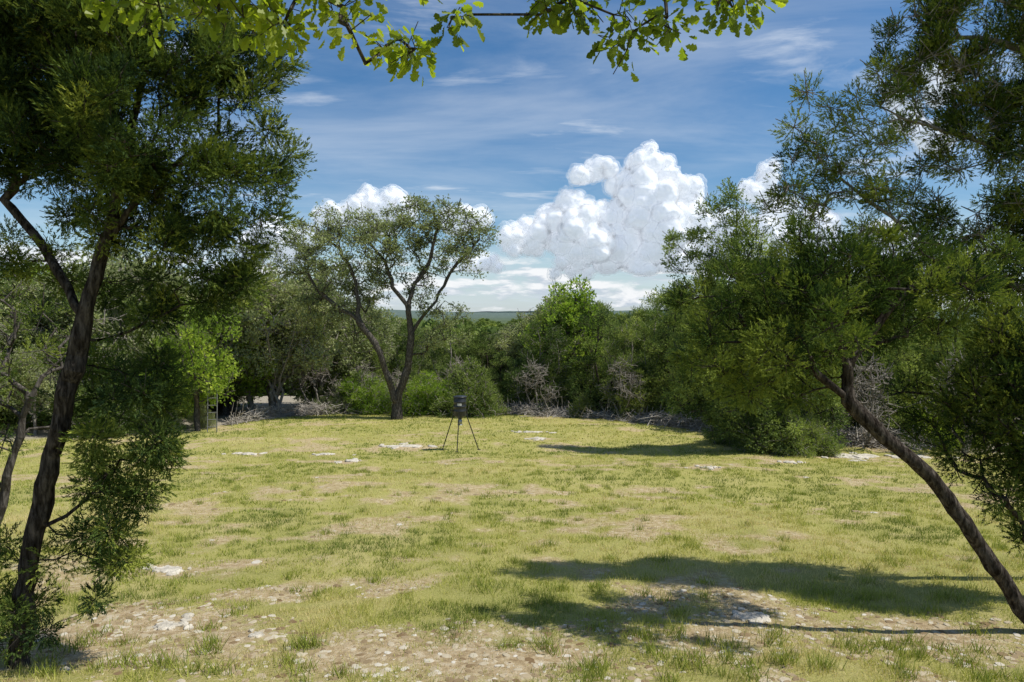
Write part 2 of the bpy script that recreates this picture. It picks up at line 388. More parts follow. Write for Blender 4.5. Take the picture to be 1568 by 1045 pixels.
def foliage(cl, ctint, rc, nper, L, templates, rng, crown_c, up=.5, outw=1., flat=.8, tvar=.12):
    n = len(cl)*nper; C = np.repeat(cl, nper, 0); rcs = np.repeat(rc if np.ndim(rc) else np.full(len(cl), rc), nper)
    off = rng.normal(0, .5, (n, 3)); off[:, 2] *= flat
    nrm = np.linalg.norm(off, axis=1, keepdims=True); off = off/np.maximum(nrm, 1)
    pos = C+off*rcs[:, None]
    d = unit(off)*outw+unit(C-crown_c)*.5+rng.normal(0, .45, (n, 3))+np.array([0, 0, up]); d = unit(d)
    s = unit(np.cross(d, rng.normal(0, 1, (n, 3)))); w_ = np.cross(d, s)
    Ls = L*rng.uniform(.65, 1.25, n)
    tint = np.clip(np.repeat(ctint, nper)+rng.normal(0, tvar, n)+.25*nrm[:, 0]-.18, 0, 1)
    Vs, Qs, Ts, o = [], [], [], 0
    for k, T in enumerate(templates):
        m_ = np.arange(n) % len(templates) == k
        p, dd, ss, ww, ll = pos[m_], d[m_], s[m_], w_[m_], Ls[m_]
        V = p[:, None]+ll[:, None, None]*(T[None, :, 0, None]*dd[:, None]+T[None, :, 1, None]*ss[:, None]+T[None, :, 2, None]*ww[:, None])
        nv = V.shape[0]*V.shape[1]; Vs.append(V.reshape(-1, 3)); Qs.append(o+np.arange(nv).reshape(-1, 4)); o += nv
        Ts.append(np.repeat(tint[m_], len(T)))
    return np.concatenate(Vs), np.concatenate(Qs), np.concatenate(Ts)

def sample_blobs(blobs, spacing, rng, shell=.5):
    pts = []
    for b in blobs:
        x, y, z, r = b[:4]
        n = max(3, int(round(4.19*r*r*r/spacing**3)))
        u = unit(rng.normal(0, 1, (n, 3)))*(rng.rand(n, 1)**(1/3.)*(1-shell)+shell*rng.uniform(.75, 1.08, (n, 1)))
        pts.append(np.array([x, y, z])+u*r)
    return np.concatenate(pts)

def tree_mesh(name, trunks, blobs, spacing, Rb, mats, seed, seg=.2, rc=.16, nper=45, L=.11, tmpl=None, rmin=.004, sides=6,
              w=.3, jit=.12, first=.15, up=.5, leaf=1.0, extra_twigs=3, tm=.5, tv=.16, shell=.45, expo=2.3, flat=.8, sag=0.):
    rng = R(seed)
    cl = sample_blobs(blobs, spacing, rng, shell)
    P, par, tips = grow(trunks, cl, rng, seg, w, jit, sag, first)
    if extra_twigs:
        k = extra_twigs; a = np.repeat(tips, k); d = unit(rng.normal(0, 1, (len(a), 3))+np.array([0, 0, .3]))
        q1 = P[a]+d*rc*rng.uniform(.6, 1.7, (len(a), 1)); P = np.concatenate([P, q1]); par = np.concatenate([par, a])
    TV, TQ = tubes(P, par, Rb, rmin, sides, expo)
    keep = rng.rand(len(cl)) < leaf; cl2 = cl[keep]
    ct = tm+tv*rng.normal(0, 1, len(cl2))+(fbm(cl2*.9+seed, 2)-.5)*.7
    cc = cl.mean(0)
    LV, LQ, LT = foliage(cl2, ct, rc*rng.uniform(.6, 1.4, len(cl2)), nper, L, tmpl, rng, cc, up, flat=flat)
    V = np.concatenate([TV, LV]); Q = np.concatenate([TQ, LQ+len(TV)])
    mi = np.concatenate([np.zeros(len(TQ)), np.ones(len(LQ))]); sm = mi == 0
    return make_mesh(name, V, Q, mats, mi, {'tint': np.concatenate([np.zeros(len(TV)), LT])}, sm)

def prof(k, bx, by, items):
    """elevation-profile drawing (x, y, depth, r in drawing units) -> local metres; k metres per unit, origin = trunk base"""
    return [((a-bx)*k, dpt, (by-b_)*k, r*k) for a, b_, dpt, r in items]
def proft(k, bx, by, items): return [((a-bx)*k, dpt, (by-b_)*k) for a, b_, dpt in items]

# --- left juniper (near)
k = .00526
blobs = prof(k, 15, 1033, [(-40, 40, 0, 130), (60, 60, .3, 120), (170, 20, 0, 100), (280, 50, .2, 85), (350, 120, 0, 60), (300, 160, .1, 60), (395, 160, .1, 34), (400, 220, .2, 45), (430, 265, .1, 24), (355, 290, 0, 68), (405, 320, .1, 35), (240, 190, -.2, 95),
      (110, 180, 0, 85), (20, 190, .3, 80), (-20, 200, .3, 70), (190, 310, .2, 75), (290, 380, .1, 68), (350, 395, 0, 42), (120, 330, .3, 50), (60, 400, .4, 40), (-50, 400, .3, 55), (210, 430, .3, 45), (250, 300, .3, 60), (150, 430, .4, 35), (300, 440, .2, 34), (130, 250, .3, 60), (380, 60, .2, 50), (360, 430, .1, 22), (410, 100, .2, 25),
      (190, 540, .1, 48), (215, 620, -.1, 48), (170, 690, .1, 50), (215, 700, .1, 42), (150, 780, .1, 50), (200, 770, .2, 30), (100, 850, .1, 44), (60, 930, -.1, 40), (150, 880, 0, 38), (180, 850, .1, 28), (0, 960, .1, 45), (-20, 860, 0, 50), (235, 580, .2, 26), (150, 620, .2, 38), (240, 660, 0, 18), (60, 640, .3, 28), (110, 740, .2, 28), (130, 560, .3, 30), (220, 500, .2, 30)])
tr = [proft(k, 15, 1033, [(15, 1045, 0), (35, 860, 0), (62, 740, .02), (100, 600, .0), (135, 440, .05), (185, 250, .1), (225, 60, .1), (240, -120, .1)]),
      proft(k, 15, 1033, [(125, 490, .05), (60, 390, .2), (-30, 290, .3)]), proft(k, 15, 1033, [(150, 380, .05), (240, 260, .1), (350, 190, .1)]),
      proft(k, 15, 1033, [(45, 800, .02), (110, 770, .1), (170, 700, .1)])]
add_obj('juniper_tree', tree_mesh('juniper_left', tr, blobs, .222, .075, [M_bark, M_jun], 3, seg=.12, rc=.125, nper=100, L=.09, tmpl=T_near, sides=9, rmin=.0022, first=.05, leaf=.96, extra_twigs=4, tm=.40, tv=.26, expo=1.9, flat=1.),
        (-4.05, 5.5, g1(-4.05, 5.5)-.05))
k = .0078
add_obj('juniper_tree', tree_mesh('juniper_thin', [proft(k, -30, 800, [(-30, 800, 0), (10, 620, 0), (50, 500, 0), (110, 400, .2)])],
        prof(k, -30, 800, [(-30, 450, 0, 60), (60, 420, .5, 50), (-60, 560, 0, 60), (100, 520, .8, 30), (-20, 340, .5, 60)]), .3, .05, [M_barko, M_jun], 8, seg=.2, rc=.17, nper=55, L=.10, tmpl=T_near, first=.3, leaf=.7),
        (-6.4, 8.2, g1(-6.4, 8.2)-.1))

# --- right leaning juniper
k = .0062
blobs = prof(k, 1610, 1010, [(1290, 470, 0, 64), (1210, 490, .2, 60), (1370, 470, .4, 60), (1180, 570, -.2, 50), (1250, 590, .4, 44), (1350, 550, .5, 45), (1110, 530, .1, 42), (1450, 440, .4, 55), (1120, 600, .1, 36), (1180, 630, .2, 32), (1240, 540, -.5, 45), (1300, 520, .8, 50), (1160, 520, .6, 45),
      (1060, 500, .2, 26), (1150, 450, 0, 36), (1420, 540, .6, 38), (1080, 590, 0, 26), (1540, 430, .3, 50), (1500, 520, .5, 35), (1240, 420, .2, 30), (1400, 400, .3, 30), (1320, 400, .2, 24), (1400, 480, -.7, 45), (1460, 500, 1.0, 50), (1150, 650, .1, 20), (1290, 600, .3, 30), (1230, 640, .3, 22)])
tr = [proft(k, 1610, 1010, [(1625, 1040, 0), (1568, 955, 0), (1500, 855, 0), (1450, 785, 0), (1400, 738, .0), (1345, 690, .05), (1312, 650, .1), (1308, 600, .1), (1290, 540, .1), (1250, 500, .1)]),
      proft(k, 1610, 1010, [(1312, 640, .1), (1250, 600, .1), (1180, 560, .1), (1100, 560, .1)]),
      proft(k, 1610, 1010, [(1308, 600, .1), (1380, 500, .15), (1450, 450, .2), (1540, 420, .3)])]
bx, by = (1610-784)*k, 6.5
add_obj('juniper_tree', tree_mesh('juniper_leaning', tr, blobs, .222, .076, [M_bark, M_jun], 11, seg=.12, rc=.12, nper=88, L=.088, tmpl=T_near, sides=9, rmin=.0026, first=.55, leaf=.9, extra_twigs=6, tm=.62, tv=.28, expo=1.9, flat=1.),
        (bx, by, g1(bx, by)))
# --- tall juniper filling the upper right, trunk outside the view
k = .0078; BX, BY = 1760, 870
blobs = prof(k, BX, BY, [(1230, 150, 0, 30), (1235, 185, 0, 28), (1290, 160, .2, 34), (1340, 120, 0, 38), (1380, 95, 0, 34), (1270, 225, .2, 38), (1205, 250, 0, 26), (1250, 275, .2, 32), (1400, 50, .2, 48), (1470, 30, 0, 60), (1540, 90, .2, 65), (1450, 110, .3, 46), (1350, 210, .1, 34),
      (1500, 190, .3, 55), (1560, 260, 0, 65), (1430, 250, .5, 34), (1330, 290, .2, 42), (1250, 320, .1, 34), (1480, 320, .3, 55), (1400, 340, .3, 46), (1620, 150, 0, 80), (1640, 340, 0, 80), (1560, 380, .3, 60), (1600, -20, 0, 90), (1440, -50, 0, 70), (1190, 290, .1, 18), (1310, 350, .2, 32), (1460, 390, .3, 46), (1530, 150, .4, 55), (1400, 170, .3, 26), (1520, 450, .3, 40), (1230, 370, .3, 30), (1390, 400, .5, 35)])
tr = [proft(k, BX, BY, [(1760, 880, 0), (1740, 600, 0), (1700, 400, 0), (1680, 200, 0), (1650, 0, 0)]),
      proft(k, BX, BY, [(1715, 480, 0), (1560, 410, .1), (1450, 350, .2), (1370, 310, .1), (1290, 250, .1)]),
      proft(k, BX, BY, [(1690, 300, 0), (1580, 220, .1), (1480, 180, .2), (1380, 160, .1), (1300, 180, .1)]),
      proft(k, BX, BY, [(1670, 150, 0), (1560, 60, .1), (1460, 20, .2)])]
bx, by = (BX-784)*k, 8.15
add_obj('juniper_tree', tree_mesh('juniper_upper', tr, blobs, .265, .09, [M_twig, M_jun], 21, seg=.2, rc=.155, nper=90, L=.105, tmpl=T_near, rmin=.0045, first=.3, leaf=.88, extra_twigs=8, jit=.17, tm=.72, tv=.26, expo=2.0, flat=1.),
        (bx, by, g1(bx, by)))
# --- dark low juniper at the right edge
k = .0072; BX, BY = 1640, 900
blobs = prof(k, BX, BY, [(1560, 480, .2, 55), (1500, 560, .2, 46), (1560, 620, 0, 60), (1500, 650, .3, 38), (1560, 720, 0, 42), (1540, 560, 0, 60), (1620, 680, 0, 65), (1620, 520, 0, 80), (1480, 600, .4, 30), (1565, 780, 0, 24), (1450, 560, .6, 30), (1460, 640, .6, 26), (1520, 700, .3, 30)])
tr = [proft(k, BX, BY, [(1640, 910, 0), (1630, 750, 0), (1600, 600, 0), (1590, 450, 0)])]
bx, by = (BX-784)*k, 7.5
add_obj('juniper_tree', tree_mesh('juniper_edge', tr, blobs, .25, .1, [M_bark, M_jun], 31, seg=.18, rc=.155, nper=92, L=.10, tmpl=T_near, first=.1, tm=.42, tv=.24, flat=1.),
        (bx, by, g1(bx, by)-.1))
# --- tall juniper behind the leaning one
k = .0239; BX, BY = 1190, 692
blobs = prof(k, BX, BY, [(1122, 295, 0, 12), (1120, 330, 0, 22), (1092, 320, .3, 12), (1085, 375, .5, 28), (1150, 380, 0, 30), (1033, 370, .5, 12), (1045, 405, .5, 20), (1110, 430, 0, 42), (1180, 430, .5, 42), (1060, 465, 0, 34), (1030, 455, 0, 20),
      (1215, 345, 0, 14), (1220, 390, .5, 32), (1120, 500, -.5, 50), (1200, 510, .5, 50), (1075, 545, 0, 46), (1150, 580, -.5, 46), (1230, 580, 0, 50), (1060, 600, 0, 32), (1120, 635, 0, 32), (1190, 640, 0, 36), (1260, 630, .5, 36), (1280, 430, 1, 36), (1290, 520, 1, 45),
      (1150, 665, -.8, 26), (1200, 672, -1.0, 26), (1240, 670, -.8, 26), (1110, 660, -.2, 20), (1180, 650, -1.2, 25), (1260, 675, -.5, 22), (1140, 345, .2, 18), (1120, 390, -.3, 26)])
tr = [proft(k, BX, BY, [(1190, 700, 0), (1175, 600, 0), (1150, 480, 0), (1130, 380, 0), (1122, 290, 0)]), proft(k, BX, BY, [(1180, 620, 0), (1230, 500, .3), (1220, 350, .2)])]
bx, by = (BX-784)*k, 25.
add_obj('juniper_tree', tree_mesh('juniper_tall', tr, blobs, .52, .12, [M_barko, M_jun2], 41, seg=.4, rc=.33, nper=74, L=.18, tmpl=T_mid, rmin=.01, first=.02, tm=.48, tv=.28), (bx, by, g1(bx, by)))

# --- live oak, centre left
k = .0354; BX, BY = 608, 634
blobs = prof(k, BX, BY, [(470, 350, 0, 30), (500, 330, .5, 25), (545, 335, 0, 33), (590, 325, 1, 26), (580, 360, -.5, 35), (640, 325, 0, 32), (665, 315, .5, 22), (700, 335, 0, 33), (738, 352, .3, 24), (745, 330, 0, 14), (455, 385, 0, 26), (440, 405, .5, 16),
     (510, 385, -1, 36), (480, 430, 0, 28), (545, 410, 1, 34), (600, 400, 0, 30), (660, 380, 1, 34), (705, 380, -.5, 26), (640, 430, 1, 22), (525, 455, 0, 24), (570, 450, 1.5, 26), (660, 455, 0, 22), (685, 470, 0, 24), (668, 500, 0, 20), (500, 475, .6, 20), (470, 460, .5, 20), (720, 400, 0, 16), (630, 350, 0, 25), (430, 370, 0, 14), (650, 520, .8, 18), (545, 500, 1, 22), (700, 500, .8, 16)])
tr = [proft(k, BX, BY, [(606, 640, 0), (610, 590, 0), (624, 550, 0), (628, 500, 0), (625, 465, 0), (635, 425, .2), (655, 395, .3), (670, 340, .2)]),
      proft(k, BX, BY, [(609, 605, 0), (592, 555, -.3), (575, 515, -.4), (550, 480, -.4), (515, 455, -.4), (480, 420, -.3)]),
      proft(k, BX, BY, [(627, 470, 0), (605, 430, -.2), (590, 390, 0), (560, 350, 0)]),
      proft(k, BX, BY, [(627, 500, 0), (665, 450, .2), (690, 405, .2), (712, 380, 0), (735, 355, 0)]),
      proft(k, BX, BY, [(550, 480, -.4), (545, 420, 0), (520, 370, 0), (490, 345, 0)])]
bx, by = (BX-784)*k, 37.
add_obj('live_oak_tree', tree_mesh('live_oak', tr, blobs, .6, .27, [M_barko, M_oak], 51, seg=.45, rc=.44, nper=54, L=.14, tmpl=T_pair, rmin=.014, first=.3, expo=1.95, jit=.16, leaf=.92, flat=.6, up=.2, tm=.5), (bx, by, g1(bx, by)-.1))

# --- oak overhead: trunk stands behind the viewer, limbs reach over
blobs = [(-1.45, 3.6, 3.72, .17), (-1.2, 3.5, 3.68, .17), (-1.35, 3.4, 3.95, .3), (-1.0, 3.5, 3.76, .13), (-.78, 3.5, 3.66, .13), (-.6, 3.6, 3.62, .09), (-.5, 3.55, 3.52, .05), (-.27, 3.45, 3.64, .06), (.17, 3.5, 3.68, .08), (.32, 3.5, 3.78, .08),
         (.55, 3.5, 3.60, .09), (.62, 3.5, 3.72, .1), (.80, 3.5, 3.70, .07), (1.08, 3.5, 3.75, .08), (1.2, 3.5, 3.79, .06), (-.9, 3.6, 4.0, .25), (.3, 3.6, 4.05, .25), (-.2, 3.3, 4.1, .2), (.9, 3.5, 4.05, .2),
         (-2.0, 3.6, 4.0, .3), (-1.6, 3.6, 3.8, .15), (.2, 2.0, 4.9, .5), (-1.0, 2.2, 4.8, .4), (1.6, 2.4, 5.3, .5)]
T0 = np.array([1.3, -2.2, 0]); z0 = g1(1.3, -2.2)
loc_ = lambda p: (p[0]-T0[0], p[1]-T0[1], p[2]-z0)
blobs = [(*loc_(b_), b_[3]) for b_ in blobs]
tr = [[loc_(p) for p in [(1.3, -2.2, z0-.1), (1.35, -2.0, 1.8), (1.2, -1.4, 3.4), (1.0, 0, 4.6), (1.2, 1.5, 5.2), (1.6, 2.4, 5.4)]],
      [loc_(p) for p in [(1.0, 0, 4.6), (.3, 1.6, 4.9), (-.4, 2.8, 4.75), (-1.0, 3.4, 4.5), (-1.4, 3.6, 4.15)]],
      [loc_(p) for p in [(.3, 1.6, 4.9), (.5, 2.6, 4.7), (.6, 3.4, 4.3)]]]
add_obj('oak_tree', tree_mesh('oak_overhead', tr, blobs, .16, .16, [M_barko, M_oakn], 61, seg=.14, rc=.10, nper=16, L=.07, tmpl=T_lobe, rmin=.0018, sides=6, first=.3, up=-.1, jit=.15, tm=.55, tv=.22, extra_twigs=2, w=.15, expo=1.6), (T0[0], T0[1], z0))

# --- generic mid-distance variants
def gen_juniper(seed, H, Wd, name, mats, spiky=True, rc=.31, nper=46, L=.17, tmpl=T_mid, spacing=.58, base=.06, tm=.5, tv=.22):
    r = R(seed); bl = []
    n = 9
    for i in range(n):
        t = (i+.5)/n; z = H*(base+(1-base)*t); w_ = Wd*.5*(1-t**1.8)*.9+.15
        for j in range(max(1, int(3.5*(1-t)+1))):
            a = r.uniform(0, 6.28); rad = w_*r.uniform(.3, .95)
            bl.append((rad*math.cos(a), rad*math.sin(a), z+r.normal(0, .15), w_*r.uniform(.3, .5)+.12))
    if spiky:
        for j in range(5):
            a = r.uniform(0, 6.28); rad = Wd*.24; bl.append((rad*math.cos(a), rad*math.sin(a), H*r.uniform(.75, .97), .3))
    bl.append((0, 0, H*.97, .25))
    tr = [[(0, 0, -.2), (r.normal(0, .1), r.normal(0, .1), H*.3), (r.normal(0, .2), r.normal(0, .2), H*.65), (0, 0, H*.97)]]
    for j in range(3):
        a = r.uniform(0, 6.28); tr.append([(0, 0, .2), (math.cos(a)*.5, math.sin(a)*.5, H*.25), (math.cos(a)*Wd*.25, math.sin(a)*Wd*.25, H*.6)])
    return tree_mesh(name, tr, bl, spacing, .12, mats, seed, seg=.4, rc=rc, nper=nper, L=L, tmpl=tmpl, rmin=.009, sides=4, first=.03, tm=tm, tv=tv, extra_twigs=2)
def gen_round(seed, H, Wd, name, mats, L=.17, nper=42, clear=.35, tm=.5, leaf=.9, spacing=.6, rc=.4):
    r = R(seed); bl = []
    for i in range(26):
        a = r.uniform(0, 6.28); t = r.uniform(0, 1); z = H*(clear+(1-clear)*t*.92); pr = math.sin(math.pi*min(1, .18+t*.75))
        rad = Wd*.5*pr*r.uniform(.2, .9); bl.append((rad*math.cos(a), rad*math.sin(a), z, Wd*.12*r.uniform(.7, 1.3)))
    tr = [[(0, 0, -.2), (r.normal(0, .25), r.normal(0, .2), H*.25), (r.normal(0, .5), 0, H*.5), (r.normal(0, .4), 0, H*.85)]]
    for j in range(4):
        a = r.uniform(0, 6.28); tr.append([(0, 0, H*.15), (math.cos(a)*Wd*.16, math.sin(a)*Wd*.16, H*.42), (math.cos(a)*Wd*.33, math.sin(a)*Wd*.33, H*.68)])
    return tree_mesh(name, tr, bl, spacing, .15, mats, seed, seg=.4, rc=rc, nper=nper, L=L, tmpl=T_pair, rmin=.011, sides=4, first=.15, tm=tm, leaf=leaf, extra_twigs=3, jit=.16)
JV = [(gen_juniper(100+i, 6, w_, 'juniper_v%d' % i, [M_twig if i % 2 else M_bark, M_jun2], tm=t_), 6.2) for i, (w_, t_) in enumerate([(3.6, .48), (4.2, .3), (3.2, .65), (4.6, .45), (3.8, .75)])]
OV = [(gen_round(200+i, 7, 6, 'oak_v%d' % i, [M_twig, M_oak], tm=.42+.1*i, leaf=.8), 7.2) for i in range(3)]
DV = [(gen_round(300+i, 6, 5, 'elm_v%d' % i, [M_barko, M_dec], tm=.4+.15*i, clear=.22, leaf=.95), 6.2) for i in range(2)]
SV = [(gen_juniper(400+i, 2.0, 2.4, 'shrub_v%d' % i, [M_twig, mt], False, rc=.22, nper=36, L=.12, spacing=.36, tm=.55), 2.1) for i, mt in enumerate([M_dec, M_jun2, M_oak])]
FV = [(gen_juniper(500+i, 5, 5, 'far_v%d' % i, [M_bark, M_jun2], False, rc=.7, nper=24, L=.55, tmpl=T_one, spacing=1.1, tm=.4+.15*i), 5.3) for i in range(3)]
DEAD = (tree_mesh('dead_v', [[(0, 0, -.2), (.1, 0, .8), (-.1, .1, 1.8), (.3, 0, 3.2)], [(0, 0, .2), (-.7, 0, 1.2), (-1.0, .1, 2.2)], [(0, 0, .3), (.7, .1, 1.0), (1.3, 0, 1.6)]],
        [(0, 0, 2.6, .9), (-1, 0, 1.9, .7), (1.1, 0, 1.5, .7)], .4, .1, [M_twig, M_twig], 71, seg=.25, rc=.4, nper=1, L=.02, tmpl=T_one, rmin=.012, sides=4, first=.1, jit=.2, extra_twigs=4, leaf=.05), 3.4)

rng = R(77)
def put(name, var, x, y, h, parent=None, wide=1.):
    me, H = var; s = h/H
    return add_obj(name, me, (x, y, g1(x, y)-.05), (0, 0, rng.uniform(0, 6.28)), (s*wide, s*wide, s), parent)
def skyline(u):
    return float(np.interp(u, [-1.2, -.75, -.45, -.36, -.30, -.24, -.16, -.10, -.07, .02, .05, .09, .14, .20, .26, .4, .8], [.10, .08, .075, .085, .06, .02, .0, -.001, -.010, -.012, .03, .035, .018, .018, .05, .08, .10]))
wood = empty('woodland')
def top_h(x, y, f): return max(1.5, (CAMZ+skyline(x/y)*y)*1.0-g1(x, y))*f
x = -34.
while x < 26:
    ey = float(edge_y(x)); y = ey+rng.uniform(1.5, 4.0)
    u = x/y
    f = rng.uniform(.5, .9)
    if u < -.3:
        kd = rng.rand()
        var, nm = (OV[rng.randint(3)], 'oak_tree') if kd < .4 else ((DV[rng.randint(2)], 'elm_tree') if kd < .7 else (JV[rng.randint(5)], 'juniper_tree'))
    else: var, nm = JV[rng.randint(5)], 'juniper_tree'
    if not (-8.5 < x < -4.2): put(nm, var, x, y, top_h(x, y, f), None, rng.uniform(.9, 1.2))
    x += rng.uniform(1.9, 3.4)
for i in range(160):
    x = rng.uniform(-44, 36); y = float(edge_y(x))+4+rng.rand()*15
    u = x/y; kd = rng.rand()
    var = (OV[rng.randint(3)] if kd < .4 else (DV[rng.randint(2)] if kd < .6 else JV[rng.randint(5)])) if u < -.3 else (JV[rng.randint(5)] if kd < .85 else OV[rng.randint(3)])
    if -9.5 < x < -3 and y < 44: continue
    put('woodland_tree', var, x, y, top_h(x, y, rng.uniform(.8, 1.0)), wood, rng.uniform(.9, 1.25))
put('elm_tree', DV[1], 3.9, 43.5, 8.3, None, .9)
put('elm_tree', DV[0], -14.6, 31.6, 6.6, None, .8)
put('oak_tree', OV[1], -15.6, 40.5, 9.6); put('oak_tree', OV[0], -12.2, 44, 9.2); put('oak_tree', OV[2], -20, 36, 9.4); put('oak_tree', OV[2], -10.3, 47, 7.6)
for x, y, h in [(6.6, 37.9, 5.6), (8.2, 36.9, 5.0), (5.2, 39.9, 6.2), (9.6, 35.0, 5.6), (2.6, 41.0, 5.0), (10.6, 32.2, 5.5)]: put('juniper_tree', JV[rng.randint(5)], x, y, h, None, 1.1)
for x, y, h in [(-12.0, 41.6, 3.6), (-9.2, 42.0, 3.0), (-3.0, 40.4, 3.2), (-6.7, 40.2, 2.6), (1.4, 39.6, 3.0), (5.9, 36.6, 3.2), (13.9, 26.4, 3.3), (16.4, 24.6, 3.5), (12.3, 27.7, 2.6)]: put('dead_tree', DEAD, x, y, h)
sh = empty('edge_shrubs')
for x, y, h, v in [(-5.0, 39.6, 2.5, 0), (-3.9, 39.4, 2.0, 0), (-2.4, 39.3, 3.1, 1), (-1.6, 39.2, 2.2, 1), (-9.5, 41.8, 2.6, 0), (-8.4, 41.5, 2.2, 0), (-10.8, 42, 1.8, 2), (3.9, 37.9, 1.3, 1), (9.6, 27.2, 2.4, 1), (8.8, 27.5, 1.8, 1), (10.3, 26.8, 2.4, 1), (9.9, 24.0, 1.5, 1), (9.2, 24.5, 1.8, 1), (10.7, 24.2, 1.4, 1)]:
    put('shrub', SV[v], x, y, h, sh, 1.0)
for i in range(40):
    x = rng.uniform(-30, 26); y = float(edge_y(x))+rng.uniform(1.1, 3.2)
    put('shrub', SV[rng.randint(3)], x, y, rng.uniform(.7, 1.9), sh, rng.uniform(.8, 1.3))
far = empty('distant_trees')
for i in range(900):
    y = 62*math.exp(rng.rand()*3.0); x = rng.uniform(-.25, .3)*y if i > 180 else rng.uniform(-.9, .9)*y
    put('distant_tree', FV[rng.randint(3)], x, y, rng.uniform(4.5, 7.)+(y > 150)*1.8, far, rng.uniform(1.0, 1.6)*(1+.6*(y > 200)))

# --- grey deadfall / brush along the treeline
r = R(9)
nb = 15000; bx_ = r.uniform(-30, 26, nb); by_ = edge_y(bx_)+r.normal(-.1, .6, nb)
pile = fbm2(bx_, by_, .25, 2, 55.)+.12*((bx_ > 6.0) & (bx_ < 13))+.08*((bx_ > 0) & (bx_ < 6.0)); kk = pile > .42; bx_, by_, pile = bx_[kk], by_[kk], pile[kk]
nb = len(bx_); bz = G(bx_, by_)+r.rand(nb)**1.7*.6*sstep(.42, .62, pile)
d = unit(np.stack([r.normal(0, 1, nb), r.normal(0, .7, nb), r.normal(.15, .4, nb)], 1)); Lb = r.uniform(.3, 1.2, nb)
A = np.stack([bx_, by_, bz], 1)-d*Lb[:, None]/2; A[:, 2] = np.maximum(A[:, 2], G(A[:, 0], A[:, 1])); Bp = A+d*Lb[:, None]
Bp[:, 2] = np.maximum(Bp[:, 2], G(Bp[:, 0], Bp[:, 1])+.02)
s1 = unit(np.cross(d, [.1, .2, 1])); s2 = np.cross(d, s1); rad = r.uniform(.008, .03, nb)[:, None]
def tri_ring(C, f): return np.stack([C+rad*f*(s1*math.cos(a)+s2*math.sin(a)) for a in (0, 2.09, 4.19)], 1)
VV = np.concatenate([tri_ring(A, 1), tri_ring(Bp, .4)], 1).reshape(-1, 3); j = np.arange(3)
QQ = (np.stack([j, (j+1) % 3, (j+1) % 3+3, j+3], 1)[None]+(np.arange(nb)*6)[:, None, None]).reshape(-1, 4)
add_obj('brush_pile', make_mesh('brush_pile', VV, QQ, [M_brush]))

# ------------------------------------------------------------------ game feeder
M_barrel = plain_mat('feeder_barrel', (.022, .024, .026), .38, 0, 30, .3)
M_legs = plain_mat('feeder_leg', (.03, .032, .026), .5, .3, 40, .3)
M_lab = plain_mat('feeder_label', (.5, .5, .48), .6, 0, 60, .15)
M_galv = plain_mat('galvanised', (.35, .36, .36), .4, .8, 40, .2)
M_lad = plain_mat('ladder_paint', (.16, .16, .15), .6, .2, 40, .3)
FX, FY = -1.93, 25.2; FZ = g1(FX, FY)
fe = empty('game_feeder', (FX, FY, FZ))
def lathe(name, prof_, mt, seg=40, parent=None, sm=True):
    bm = bmesh.new(); rings = []
    for r_, z_ in prof_: rings.append([bm.verts.new((r_*math.cos(a), r_*math.sin(a), z_)) for a in [2*math.pi*i/seg for i in range(seg)]])
    for a_, b_ in zip(rings, rings[1:]):
        for i in range(seg): bm.faces.new((a_[i], a_[(i+1) % seg], b_[(i+1) % seg], b_[i]))
    bm.faces.new(rings[0][::-1]); bm.faces.new(rings[-1])
    me = bpy.data.meshes.new(name); bm.to_mesh(me); bm.free(); me.materials.append(mt)
    for p in me.polygons: p.use_smooth = sm
    return add_obj(name, me, parent=parent)
B = .235
pr = [(.06, 1.14), (.09, 1.16), (.19, 1.25), (B-.005, 1.27), (B, 1.285)]
for zz in (1.45, 1.62, 1.79): pr += [(B, zz-.02), (B+.009, zz-.008), (B+.009, zz+.008), (B, zz+.02)]
pr += [(B, 1.93), (B-.006, 1.945)]
lathe('barrel', pr, M_barrel, parent=fe)
lathe('lid', [(B-.01, 1.946), (B+.016, 1.948), (B+.018, 1.975), (B+.01, 1.99), (.17, 2.005), (.05, 2.02), (.02, 2.022)], M_barrel, parent=fe)
lathe('timer_box', [(.07, .96), (.085, .97), (.085, 1.10), (.05, 1.13), (.05, 1.138)], M_galv, 16, fe)
lathe('spinner_plate', [(.10, .925), (.10, .935), (.02, .937), (.015, .958)], M_galv, 20, fe)
bm = bmesh.new(); cols = []
for i in range(9):
    a = -math.pi/2-.32+i*.08
    cols.append([bm.verts.new(((B+.012)*math.cos(a), (B+.012)*math.sin(a), z_)) for z_ in (1.66, 1.75)])
for a_, b_ in zip(cols, cols[1:]): bm.faces.new((a_[0], b_[0], b_[1], a_[1]))
me = bpy.data.meshes.new('label'); bm.to_mesh(me); bm.free(); me.materials.append(M_lab); add_obj('label', me, parent=fe)
def rod(name, pts, r_, mt, parent, sides=8):
    cu = bpy.data.curves.new(name, 'CURVE'); cu.dimensions = '3D'; cu.bevel_depth = r_; cu.bevel_resolution = 2; cu.use_fill_caps = True
    s = cu.splines.new('POLY'); s.points.add(len(pts)-1)
    for p, c_ in zip(s.points, pts): p.co = (*c_, 1)
    cu.materials.append(mt); return add_obj(name, cu, parent=parent)
